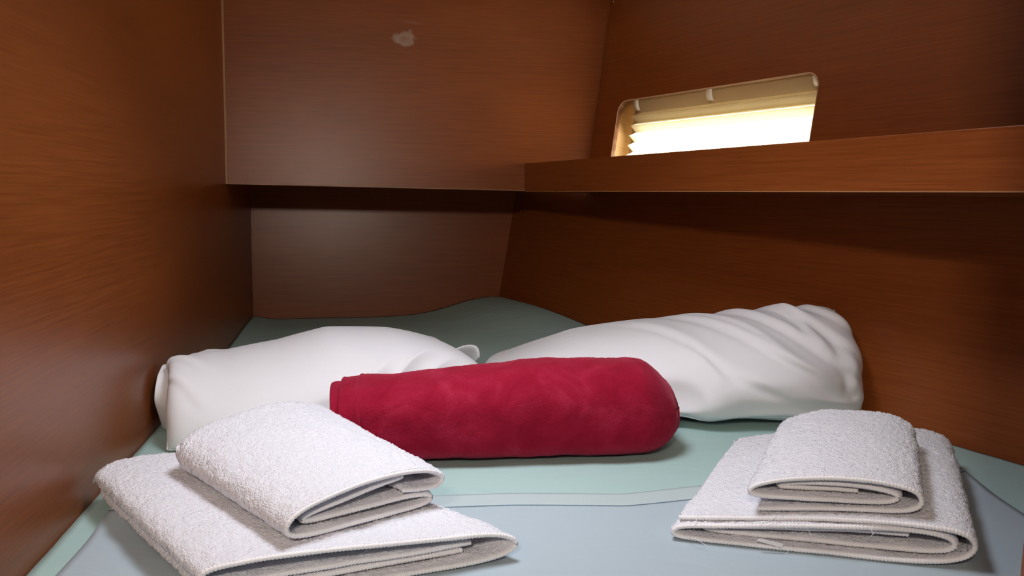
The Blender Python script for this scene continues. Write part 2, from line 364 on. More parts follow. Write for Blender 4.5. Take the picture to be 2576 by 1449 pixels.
# shelf along the hull
shelf = empty('wall_shelf', (0.4, 1.7, 0.45), 'long brown veneer shelf with a raised front board running under the window', 'shelf')
S0, S1 = V(0.037, 2.352, 0), V(0.660, 0.985, 0); SD = nrm(S1 - S0); SE = S0 + SD * 2.05; SN = V(-SD[1], SD[0], 0)
if SN[0] < 0: SN = -SN                                      # towards the hull
ZS0, ZS1 = 0.4495, 0.5365
def sz(p, top): f = np.dot(p - S0, SD) / np.linalg.norm(S1 - S0); return (0.4495 + 0.0045 * f) + (0.0865 if top else 0)
sp = lambda q, top: V(q[0], q[1], sz(q, top))
fb = slab('front_board', [sp(S0 - SD * .004, 0), sp(SE, 0), sp(SE, 1), sp(S0 - SD * .004, 1)], SN * 0.018, M_wood, SD, shelf, 0.0012)
hA, hB = hpt(-1.36, 0.455), hpt(0.95, 0.455)
slab('shelf_board', [sp(S0, 0) + SN * 0.018 + UP * .001, sp(SE, 0) + SN * 0.018 + UP * .001, V(hB[0], hB[1], sz(SE, 0) + .001), V(hA[0], hA[1], sz(S0, 0) + .001)], UP * 0.014, M_wood, SD, shelf)
slab('edge_banding', [sp(S0, 0) - SN * 0.0006, sp(SE, 0) - SN * 0.0006, sp(SE, 0) - SN * 0.0006 + UP * .0018, sp(S0, 0) - SN * 0.0006 + UP * .0018], SN * 0.001, M_edge, SD, shelf)

# screw heads
def screw(p, n, parent):
    n = nrm(n); a = nrm(np.cross(n, V(0.3, 0.2, 0.9))); b = np.cross(n, a); pts = []; f = []
    rings = [(0.0042, 0), (0.0040, 0.0010), (0.0028, 0.0016), (0.0014, 0.0013)]
    for r_, h_ in rings:
        for k in range(12): t = 2 * math.pi * k / 12; pts.append(p + n * h_ + r_ * (a * math.cos(t) + b * math.sin(t)))
    for i in range(3):
        for k in range(12): f.append((12 * i + k, 12 * i + (k + 1) % 12, 12 * i + 12 + (k + 1) % 12, 12 * i + 12 + k))
    f.append(tuple(range(36, 48)))
    o = mesh('screw_head', pts, f, M_metal); tag(o, 'tiny bright metal screw head'); adopt(o, parent)
screw(hpt(-1.745, 0.379), -NH, wr)
screw(upt(0.0, 0.49), -NU, wu)

# ceiling with the hatch and an added fill light, floor, doorway bulkhead
ceil = box('ceiling', (-1.25, -1.3, CEIL), (1.75, 3.0, CEIL + 0.02), M_head); tag(ceil, kind='structure')
floor = box('floor', (-1.25, -1.3, -0.78), (1.75, 3.0, -0.75), M_floor); tag(floor, kind='structure')
tag(box('wall_front', (0.4285, 0.560, -0.75), (1.42, 0.600, CEIL), M_wood, None, 0.002), kind='structure')
wf = box('window_2', (HATCH[0] - .19, HATCH[1] - .19, CEIL - 0.010), (HATCH[0] + .19, HATCH[1] + .19, CEIL - 0.001), M_white, None, 0.003); tag(wf, kind='structure')
tag(box('wall_rear', (-1.25, -1.32, -0.75), (1.75, -1.285, CEIL), M_wood, None, 0.0), kind='structure')
cl = empty('added_fill_light', (FILL[0], FILL[1], CEIL), 'added flat white fill light, unseen behind the viewer', 'ceiling light')
box('fill_housing', (FILL[0] - .13, FILL[1] - .13, CEIL - 0.03), (FILL[0] + .13, FILL[1] + .13, CEIL), M_white, cl, 0.006)
box('diffuser', (FILL[0] - .115, FILL[1] - .115, CEIL - 0.038), (FILL[0] + .115, FILL[1] + .115, CEIL - 0.030), emit('fill_glow', (1, .95, .88), 2.0), cl, 0.004)  # glowing face of the added fill light

# ------------------------------------------------------------------ mattress and sheets
NHH = nrm(V(NH[0], NH[1], 0))
def bed_z(x, y):
    x, y = np.asarray(x, float), np.asarray(y, float)
    s = (x - H0[0]) * NHH[0] + (y - H0[1]) * NHH[1]
    hump = 0.066 * np.exp(-(np.minimum(s + 0.03, 0) / 0.17) ** 2) * sstep(1.75, 2.62, y)
    lft = (x - A0[0]) * NL[0] + (y - A0[1]) * NL[1]
    return hump + 0.012 * np.exp(-(lft / 0.05) ** 2) * sstep(2.1, 2.5, y)
YB0 = 0.62
def bed_row(y, z):
    xl = lpt(y, 0)[0] + 0.002
    p = H0 + TH * ((y - H0[1]) / TH[1]); xr = p[0] + 0.0 - 0.004
    return xl, xr
ny, nx = 150, 130
rows = []
ys = np.linspace(YB0, 2.80, ny)
for y in ys:
    xl, xr = bed_row(y, 0); rows.append([(xl + (xr - xl) * a, y, 0) for a in np.linspace(0, 1, nx)])
G = np.array(rows)
# square the far end to the back wall
yb = lambda x: bl(0)[1] + (x - bl(0)[0]) * (BXD[1] / BXD[0]) - 0.004
f = np.linspace(0, 1, ny)[:, None]
for it in range(4):
    G[..., 1] = YB0 + f * (yb(G[..., 0]) - YB0)
    xl = A0[0] + (G[..., 1] - A0[1]) / DL[1] * DL[0] + 0.002
    tt = (G[..., 1] - H0[1]) / TH[1]; xr = H0[0] + TH[0] * tt - 0.004
    G[..., 0] = xl + (xr - xl) * np.linspace(0, 1, nx)[None, :]
bz = bed_z(G[..., 0], G[..., 1]); G[..., 2] = bz
# the hump pushes along the leaning hull
G[..., 0] += bz * 0.2 * np.linspace(0, 1, nx)[None, :] ** 3
pp = np.stack([G[..., 0] * 3, G[..., 1] * 6, 0 * bz], -1).reshape(-1, 3)
G[..., 2] += 0.0012 * fbm(pp, 3, 5).reshape(ny, nx) + 0.0008 * (1 - np.abs(fbm(pp * V(2.2, 3.5, 1), 2, 8).reshape(ny, nx))) ** 3 - 0.0012
top = G.reshape(-1, 3); idx = np.arange(ny * nx).reshape(ny, nx)
rim = np.r_[idx[0, :], idx[1:, -1], idx[-1, -2::-1], idx[-2:0:-1, 0]]
low = top[rim].copy(); low[:, 2] = -0.12; cen = V(-.1, 1.6, 0); low[:, :2] -= (NHH[:2] * 0.036)[None] * (((low - H0) @ NHH) > -0.02)[:, None]; low[:, :2] += NL[:2][None] * 0.012 * (((low - A0) @ NL) < 0.02)[:, None]; low[:, 1] -= 0.022 * ((low - bl(0)) @ nrm(V(NB[0], NB[1], 0)) > -0.03)
vv = np.vstack([top, low]); ff = [tuple(q) for q in np.stack([idx[:-1, :-1], idx[:-1, 1:], idx[1:, 1:], idx[1:, :-1]], -1).reshape(-1, 4)]
nr = len(rim)
for k in range(nr): ff.append((rim[(k + 1) % nr], rim[k], ny * nx + k, ny * nx + (k + 1) % nr))
ff.append(tuple(ny * nx + k for k in range(nr)))
matt = mesh('berth_mattress', vv, ff, M_green); tag(matt, 'mint green fitted sheet over the berth mattress, humped in the far corner', 'mattress')
base = mesh('berth_base', np.vstack([np.c_[top[rim][:, :2], np.full(nr, -0.122)], np.c_[top[rim][:, :2], np.full(nr, -0.75)]]),
            [tuple(range(nr))[::-1]] + [(k, (k + 1) % nr, nr + (k + 1) % nr, nr + k) for k in range(nr)], M_wood, None, False)
tag(base, kind='structure')

# pale flat sheet laid over the near half
def sheet_grid(v0, v1, nu=120, nv=90, lift=0.0025):
    """v from the near edge 0 to the stitched far edge 1"""
    U_, V_ = np.meshgrid(np.linspace(0, 1, nu), np.linspace(v0, v1, nv))
    xl = -0.500 + (-0.549 + 0.500) * V_; xr = 0.715 + 0.015 * V_
    X = xl + (xr - xl) * U_
    yf = np.interp(U_, [0, 0.43, 0.56, 0.64, 0.75, 1.0], [0.985, 1.033, 1.037, 1.062, 1.088, 1.166]) + 0.003 * np.sin(U_ * 19) * sstep(0.3, 0.6, U_)
    Y = (YB0 + 0.004) + V_ * (yf - YB0 - 0.004)
    Z = bed_z(X, Y) + lift + 0.0008 * fbm(np.stack([X * 5, Y * 9, 0 * X], -1).reshape(-1, 3), 3, 11).reshape(X.shape)
    Z += 0.010 * np.exp(-((U_ / 0.05) ** 2 + ((V_ - 1) / 0.12) ** 2)) + 0.007 * np.exp(-(((U_ - 1) / 0.04) ** 2 + ((V_ - 1) / 0.10) ** 2))
    return np.stack([X, Y, Z], -1)
GS = sheet_grid(0, 1.0)
fs = grid_mesh('flat_sheet', GS, M_blue); sm = fs.modifiers.new('thick', 'SOLIDIFY'); sm.thickness = 0.0012; sm.offset = 1
tag(fs, 'pale blue flat sheet with a stitched hem spread under the towel stacks', 'sheet')
GH = sheet_grid(1.0, 1.105, 120, 8, 0.0029)
hm = grid_mesh('hem', GH, M_hem); s2 = hm.modifiers.new('thick', 'SOLIDIFY'); s2.thickness = 0.0016; s2.offset = 1; adopt(hm, fs); tag(hm, 'paler folded hem band')
sl = GS[-1] + V(0, 0.0, 0.0022)
tube('stitching', resample(sl, 0.004), 0.0005, M_stitch, fs, 6, False, 0.75 + 0.35 * (np.arange(len(resample(sl, 0.004))) % 2)); 

# ------------------------------------------------------------------ folded ribbons (towels, blanket)
def ribbon(name, path, thick, quad, mat, parent=None, ds=0.0024, dv=0.0024, zbase=0.0, close=0.05, setback=None, sag=None,
           fuzz=0.0011, lump=0.002, seed=1, wide=None, corner=0.05, hem=True, hemr=0.0032, grow=0.0, cround=0.022, cpow=2.0):
    """path: centre line of the folded cloth in (u metres, z metres); quad: FL, FR, BR, BL on the support; returns object and hem line"""
    P = smooth_path(path, ds); n = len(P)
    T = np.gradient(P, axis=0); T /= np.linalg.norm(T, axis=1, keepdims=True); N2 = np.stack([-T[:, 1], T[:, 0]], 1)
    th = thick * (1 + 0.12 * fbm(np.stack([np.linspace(0, n * ds * 30, n), np.zeros(n), np.zeros(n)], 1), 2, seed + 3))
    endr = np.minimum(1, np.sqrt(np.clip(np.minimum(np.arange(n), np.arange(n)[::-1]) * ds / (thick * .5) + 0.05, 0, 1)))
    outer = P + N2 * (th * endr / 2)[:, None]; inner = P - N2 * (th * endr / 2)[:, None]
    ring = np.vstack([outer, inner[::-1]]); nr_ = len(ring); par = np.r_[np.arange(n), np.arange(n)[::-1]] / (n - 1)
    q = np.asarray(quad, float); FL, FR, BR, BL = [V(p[0], p[1], 0) for p in q]; zb = zbase
    wid = wide if wide else path_w(path)
    D = 0.5 * (np.linalg.norm(BL - FL) + np.linalg.norm(BR - FR)); m = max(10, int(D / dv)); vs = np.linspace(0, 1, m)
    zmid = 0.5 * (P[:, 1].min() + P[:, 1].max())
    sb = np.zeros(n) if setback is None else np.interp(np.linspace(0, 1, n), *setback)
    sb = sb + 0.0025 * fbm(np.stack([np.linspace(0, n * ds * 14, n), np.zeros(n), np.zeros(n) + 3], 1), 2, seed + 9)
    sb2 = np.r_[sb, sb[::-1]]
    U_ = ring[:, 0][None, :] / wid * np.ones((m, 1)); Z_ = ring[:, 1][None, :] * np.ones((m, 1)); Vv = vs[:, None] + (sb2 / D)[None, :] * (1 - vs[:, None]) ** 2
    k = np.clip((Vv - (1 - close)) / close, 0, 1); zs = np.clip(1 - k ** cpow, 0.0, 1) ** (1 / cpow); Z_ = (zmid + (Z_ - zmid) * (0.04 + 0.96 * zs)) * (1 + grow * Vv)
    Vv = Vv * (1 - cround / D * np.abs(2 * np.clip(U_, 0, 1) - 1) ** 5 * np.clip((Vv - .5) / .5, 0, 1))
    Uc = 0.5 + (U_ - 0.5) * (1 - corner * np.clip((Vv - 0.80) / 0.2, 0, 1) ** 4)
    X = (1 - Vv)[..., None] * ((1 - Uc)[..., None] * FL + Uc[..., None] * FR) + Vv[..., None] * ((1 - Uc)[..., None] * BL + Uc[..., None] * BR)
    X[..., 2] = zb + Z_
    if sag is not None: X = sag(X, Uc, Vv, Z_)
    vtx = X.reshape(-1, 3); idx = np.arange(m * nr_).reshape(m, nr_); nx_ = np.roll(idx, -1, 1)
    F = np.stack([idx[:-1], nx_[:-1], nx_[1:], idx[1:]], -1).reshape(-1, 4)
    o_ = np.arange(n - 1); cap0 = np.stack([idx[0, o_], idx[0, nr_ - 1 - o_], idx[0, nr_ - 2 - o_], idx[0, o_ + 1]], 1)
    cap1 = np.stack([idx[-1, o_], idx[-1, o_ + 1], idx[-1, nr_ - 2 - o_], idx[-1, nr_ - 1 - o_]], 1)
    F = np.vstack([F, cap0, cap1]); nv_ = vnormals(vtx, F)
    c3 = np.stack([0 * U_ + par[None, :] * n * ds, Vv * D, 0 * Vv], -1).reshape(-1, 3)
    d = lump * fbm(c3 * 22, 2, seed) + fuzz * (_rng.rand(len(vtx)) * 2 - 0.6) + fuzz * 0.8 * vnoise(c3 * 330, seed + 5)
    vtx = vtx + nv_ * d[:, None] * np.clip(np.repeat(vs, nr_) * D / 0.006, 0.15, 1)[:, None]
    vtx[:, 2] = np.maximum(vtx[:, 2], zb + 0.0002)
    # outward winding check: push along normals must enlarge
    ob = mesh(name, vtx, F, mat)
    if parent: adopt(ob, parent)
    if hem:
        line = 0.5 * (X[0, :n] + X[0, nr_ - 1 - np.arange(n)]); line[:, 2] = np.maximum(line[:, 2], zb + hemr * 0.8)
        return ob, line
    return ob, None
def path_w(p): p = np.asarray(p, float); return p[:, 0].max()
def hem_tube(name, line, r, parent, a=0.0, b=1.0):
    L_ = resample(line[int(a * (len(line) - 1)):int(b * (len(line) - 1)) + 1], 0.0016); k = np.arange(len(L_))
    rip = 1 + 0.26 * np.sin(k * 0.0016 / 0.0042 * 2 * np.pi) + 0.12 * fbm(np.stack([k * 0.05, 0 * k, 0 * k], 1), 2, 3)
    return tube(name, L_, r, M_bind, parent, 8, False, rip)
def thread(p, d, length, parent, seed):
    rs = np.random.RandomState(seed); pts = [np.asarray(p, float)]; d = np.asarray(d, float)
    for k in range(10): d = d + rs.randn(3) * 0.35; d = nrm(d); pts.append(pts[-1] + d * length / 10)
    tube('loose_thread', np.array(pts), 0.0003, M_bind, parent, 5)

# right stack ---------------------------------------------------
ZS = 0.0045
bathR = empty('bath_towel', (0.46, 1.05, 0.004), 'wide folded white bath towel with frayed hem at the bottom of the right stack', 'towel', 'folded bath towels')
pth = pthR = [(.006, .0265), (.05, .0315), (.12, .0395), (.20, .047), (.27, .0495), (.315, .046), (.331, .030), (.318, .010), (.27, .0035), (.18, .0032), (.10, .0032), (.03, .0034), (.004, .005), (.0005, .012), (.010, .0195),
       (.06, .0245), (.12, .0325), (.20, .0395), (.26, .0415), (.300, .037), (.310, .026), (.298, .016), (.25, .0125), (.17, .0115), (.09, .0105), (.045, .0105), (.030, .0135), (.05, .0165), (.12, .0225), (.20, .0285), (.26, .029)]
QR = [(.210, .932), (.558, .852), (.742, 1.232), (.388, 1.258)]
o, ln = ribbon('towel_body', pth, .0062, QR, M_terry, bathR, zbase=ZS, seed=21, wide=.331, grow=.15,
               setback=([0, .22, .27, .5, .62, .7, 1], [.006, .004, .001, 0, .003, .012, .02]))
hem_tube('hem', ln, .0029, bathR)
for k, (fr, ll) in enumerate(((.52, .05), (.55, .035), (.60, .03), (.44, .04), (.36, .03), (.47, .03))):
    p = ln[int(fr * (len(ln) - 1))]; thread(p + V(0, -.002, .002), V(.3 if k % 2 else -.4, -.5, .15), ll, bathR, k)
lt = ln[int(.375 * (len(ln) - 1))]
tagc = mesh('care_tag', [lt + V(-.018, -.006, .010), lt + V(.012, -.010, .0035), lt + V(.013, -.0105, .0085), lt + V(-.016, -.007, .0135),
                         lt + V(-.018, -.005, .010), lt + V(.012, -.009, .0035), lt + V(.013, -.0095, .0085), lt + V(-.016, -.006, .0135)],
            [(0, 1, 2, 3), (7, 6, 5, 4), (0, 4, 5, 1), (1, 5, 6, 2), (2, 6, 7, 3), (3, 7, 4, 0)], M_bind, None, False)
adopt(tagc, bathR)
handR = empty('hand_towel', (0.45, 1.05, 0.055), 'small folded white hand towel on top of the right stack', 'towel', 'folded hand towels')
pth = [(.012, .0035), (.06, .0033), (.12, .0033), (.165, .0036), (.186, .010), (.190, .022), (.180, .034), (.14, .0415), (.09, .0445), (.04, .0425), (.008, .036), (.0005, .0285), (.008, .0215), (.05, .0175), (.10, .0140), (.140, .0115), (.158, .0135), (.166, .0195), (.158, .0255), (.12, .031), (.07, .0335), (.035, .031), (.03, .0275), (.07, .0245), (.12, .021)]
QH = [(.302, .920), (.503, .880), (.628, 1.140), (.438, 1.185)]
def rest_on(path, quad, wid, grow, zb, gap=.0055):
    """height of the upper face of the towel below"""
    P = smooth_path(path, .003); ub = np.linspace(0, wid, 60); env = np.array([P[np.abs(P[:, 0] - b) < .012, 1].max() for b in ub]) + .0034
    q = np.asarray(quad, float); A_ = np.array([[0, 0, 1], [1, 0, 1], [1, 1, 1], [0, 1, 1]], float); M_, *_ = np.linalg.lstsq(np.c_[q, np.ones(4)], A_[:, :2], rcond=None)
    def sag(X, U_, V_, Z_):
        uv = np.stack([X[..., 0], X[..., 1], np.ones_like(X[..., 0])], -1) @ M_
        X[..., 2] = zb + np.interp(np.clip(uv[..., 0], 0.06, 0.94) * wid, ub, env) * (1 + grow * np.clip(uv[..., 1], 0, 1)) + gap + Z_ - .003
        return X
    return sag
sagR = rest_on(pthR, QR, .331, .15, ZS)
o, ln = ribbon('towel_body', pth, .0060, QH, M_terry, handR, zbase=0.0, seed=33, wide=.190, grow=.15,
               setback=([0, .3, .5, .6, .8, 1], [.004, .001, 0, .002, .012, .018]), corner=.09, close=.06, sag=sagR)
hem_tube('hem', ln, .0027, handR)

# left stack ----------------------------------------------------
bathL = empty('bath_towel', (-0.30, 0.98, 0.004), 'wide folded white bath towel laid askew at the bottom of the left stack', 'towel', 'folded bath towels')
pth = pthL = [(.30, .0215), (.20, .021), (.10, .0215), (.05, .0220), (.014, .0260), (.002, .036), (.012, .0455), (.05, .0500), (.12, .0485), (.25, .041), (.315, .037), (.338, .027), (.341, .019), (.330, .0095), (.29, .0045), (.2, .0035), (.1, .0033), (.05, .0035), (.016, .0065), (.014, .013), (.05, .0145), (.12, .0125), (.22, .0130), (.29, .0135)]
QL = [(-.330, .750), (.008, .874), (-.335, 1.165), (-.622, 1.055)]
o, ln = ribbon('towel_body', pth, .0062, QL, M_terry, bathL, zbase=ZS, seed=45, wide=.341, grow=.10, cround=.045,
               setback=([0, .2, .27, .5, .62, .8, 1], [.018, .012, 0, 0, 0, .010, .02]), corner=.085, close=.07)
hem_tube('hem', ln, .0029, bathL)
handL = empty('hand_towel', (-0.27, 0.97, 0.05), 'small folded white hand towel lying crooked on top of the left stack', 'towel', 'folded hand towels')
pth = [(.145, .0275), (.172, .0240), (.193, .0265), (.199, .0365), (.188, .0475), (.15, .053), (.10, .0510), (.05, .0440), (.015, .034), (.001, .020), (.006, .008), (.03, .0035), (.09, .0033), (.15, .0033), (.178, .005), (.186, .011), (.178, .0165), (.13, .0165), (.08, .0145), (.035, .0135), (.022, .018), (.04, .0245), (.08, .0305), (.115, .0375), (.15, .0420)]
QhL = [(-.250, .792), (-.088, .935), (-.322, 1.195), (-.475, 1.010)]
o, ln = ribbon('towel_body', pth, .0060, QhL, M_terry, handL, zbase=0.0, seed=57, wide=.197, grow=.30,
               setback=([0, .1, .45, .6, .75, 1], [.006, 0, 0, .004, .012, .012]), corner=.10, close=.07, sag=rest_on(pthL, QL, .341, .10, ZS))
hem_tube('hem', ln, .0027, handL)

# ------------------------------------------------------------------ rolled blanket
mb, nt, b = new_mat('crimson_plush'); L = nt.links
tc = node(nt, 'ShaderNodeTexCoord'); n1 = node(nt, 'ShaderNodeTexNoise'); n1.inputs['Scale'].default_value = 13; n1.inputs['Detail'].default_value = 5; n1.inputs['Roughness'].default_value = 0.62; n1.inputs['Distortion'].default_value = 0.8
L.new(tc.outputs['Object'], n1.inputs['Vector'])
rp = ramp(nt, [(0.38, (0.255, 0.005, 0.023)), (0.52, (0.30, 0.008, 0.031)), (0.68, (0.37, 0.018, 0.052))]); L.new(n1.outputs[0], rp.inputs[0]); L.new(rp.outputs[0], b.inputs['Base Color'])
n2 = node(nt, 'ShaderNodeTexNoise'); n2.inputs['Scale'].default_value = 300; n2.inputs['Detail'].default_value = 4; L.new(tc.outputs['Object'], n2.inputs['Vector'])
ml = node(nt, 'ShaderNodeMath', operation='MULTIPLY'); L.new(n1.outputs[0], ml.inputs[0]); L.new(n2.outputs[0], ml.inputs[1])
bp = node(nt, 'ShaderNodeBump'); bp.inputs['Strength'].default_value = 0.85; bp.inputs['Distance'].default_value = 0.003; L.new(ml.outputs[0], bp.inputs['Height']); L.new(bp.outputs[0], b.inputs['Normal'])
b.inputs['Roughness'].default_value = 0.95; b.inputs['Specular IOR Level'].default_value = 0.1; b.inputs['Sheen Weight'].default_value = 0.35; b.inputs['Sheen Roughness'].default_value = 0.45; b.inputs['Sheen Tint'].default_value = (1.0, 0.25, 0.35, 1)
M_plush = mb
blk = empty('rolled_blanket', (0.03, 1.38, 0.0), 'crimson plush blanket rolled into a bolster in front of the white pillows', 'blanket')
def roll_path(a, h, turns, t):
    """flattened spiral roll: u depth 0..2a, z height 0..h, from the inside outwards, closing at the bottom back"""
    th = np.linspace(0, 2 * np.pi * turns, int(40 * turns)); r = 1 - (1 - th / th[-1]) * (turns * t / (h / 2)); ang = -np.pi / 2 - (th[-1] - th) * 1.0 + 0.5
    e = 2.35; c, s = np.cos(ang), np.sin(ang)
    e = np.where(s < 0, 3.6, 2.35); u_ = a + (a - t / 2) * r * np.sign(c) * np.abs(c) ** (2 / e); z_ = h / 2 + (h / 2 - t / 2) * r * np.sign(s) * np.abs(s) ** (2 / e)
    return np.stack([u_, z_], 1)
BA, BH = 0.100, 0.168
rp_ = roll_path(BA, BH, 2.4, 0.012)
# axis runs left to right; u runs from the viewer to the back; quad: front-left(u0,v0) ...
QB = [(-.278, 1.155), (-.304, 1.338), (.290, 1.413), (.306, 1.218)]
def sagB(X, U_, V_, Z_):
    h_ = .83 + .02 * sstep(0.03, .09, V_) + .14 * sstep(.08, .60, V_) - .012 * np.exp(-((V_ - .78) / .05) ** 2)
    h_ = h_ * (1 + 0.0 * U_)
    X[..., 2] = Z_ * h_
    # right end leans: the top ends sooner than the foot
    k = np.clip(Z_ / BH, 0, 1); e = sstep(0.80, 1.0, V_)
    X[..., 0] -= e * 0.036 * k ** 1.8
    e2 = np.clip((V_ - 0.86) / 0.14, 0, 1); X[..., 1] += (0.5 - U_) * 0.10 * e2 ** 2
    return X
o, ln = ribbon('blanket_body', rp_, .0105, QB, M_plush, blk, ds=.004, dv=.004, zbase=0.003, seed=71, wide=2 * BA, lump=.0035, fuzz=.00035, corner=.0, close=.15, cpow=2.6,
               sag=sagB, setback=([0, .3, .55, .62, 1], [-.016, -.012, -.008, .004, .004]))
# the stitched hem band round the left end: a raised collar with a groove
nl = len(ln); collar = ln[int(.50 * nl):]
cx = collar + V(.031, .004, 0); ctr = cx.mean(0); cc = cx + (cx - ctr) * V(0, 1, 1) * 0.055; cc[:, 2] = np.maximum(cc[:, 2], .007)
tube('hem', resample(cc, .004), .0052, M_plush, blk, 10)
cc = cx + (cx - ctr) * V(0, 1, 1) * 0.085 + V(.010, .001, 0); cc[:, 2] = np.maximum(cc[:, 2], .004); k = resample(cc, .003)
tube('hem_stitching', k, .0011, M_plush, blk, 6, False, .8 + .5 * (np.arange(len(k)) % 2))

# ------------------------------------------------------------------ pillows: a small cloth simulation (two stitched layers inflated on the bed)
BC0, BC1, BCR = V(-.290, 1.245, .080), V(.290, 1.318, .080), .100
def push_out(X):
    """keep cloth outside the rolled blanket"""
    d = BC1 - BC0; L_ = np.linalg.norm(d); d = d / L_; t = np.clip((X - BC0) @ d, 0, L_); c = BC0 + t[:, None] * d
    r = X - c; l = np.linalg.norm(r, axis=1) + 1e-9; m = l < BCR
    r[m, 1] = np.maximum(r[m, 1], 0.2 * l[m]); l2 = np.linalg.norm(r[m], axis=1) + 1e-9
    X = X.copy(); X[m] = c[m] + r[m] / l2[:, None] * BCR
    return X
def edge_pins(col, pts, k):
    """pins along one edge column/row: pts = [(index, point), ...]"""
    a = np.array([p[0] for p in pts], float); P = np.array([p[1] for p in pts]); out = []
    for j in range(int(a[0]), int(a[-1]) + 1):
        p = np.array([np.interp(j, a, P[:, c]) for c in range(3)]); out.append((col, j, p, k) if col is not None else (j, -1, p, k))
    return out
def relax(X, Q, it, w=None):
    """Taubin smoothing, strength w per vertex"""
    e = np.vstack([Q[:, [0, 1]], Q[:, [1, 2]], Q[:, [2, 3]], Q[:, [3, 0]]]); n = len(X); c = np.bincount(e.ravel(), minlength=n)[:, None]
    w = np.ones(n) if w is None else w
    for k in range(it):
        for lam in (.5, -.47):
            S = np.zeros_like(X)
            for a in range(3): S[:, a] = np.bincount(e[:, 0], X[e[:, 1], a], n) + np.bincount(e[:, 1], X[e[:, 0], a], n)
            X = X + lam * w[:, None] * (S / c - X)
    return X
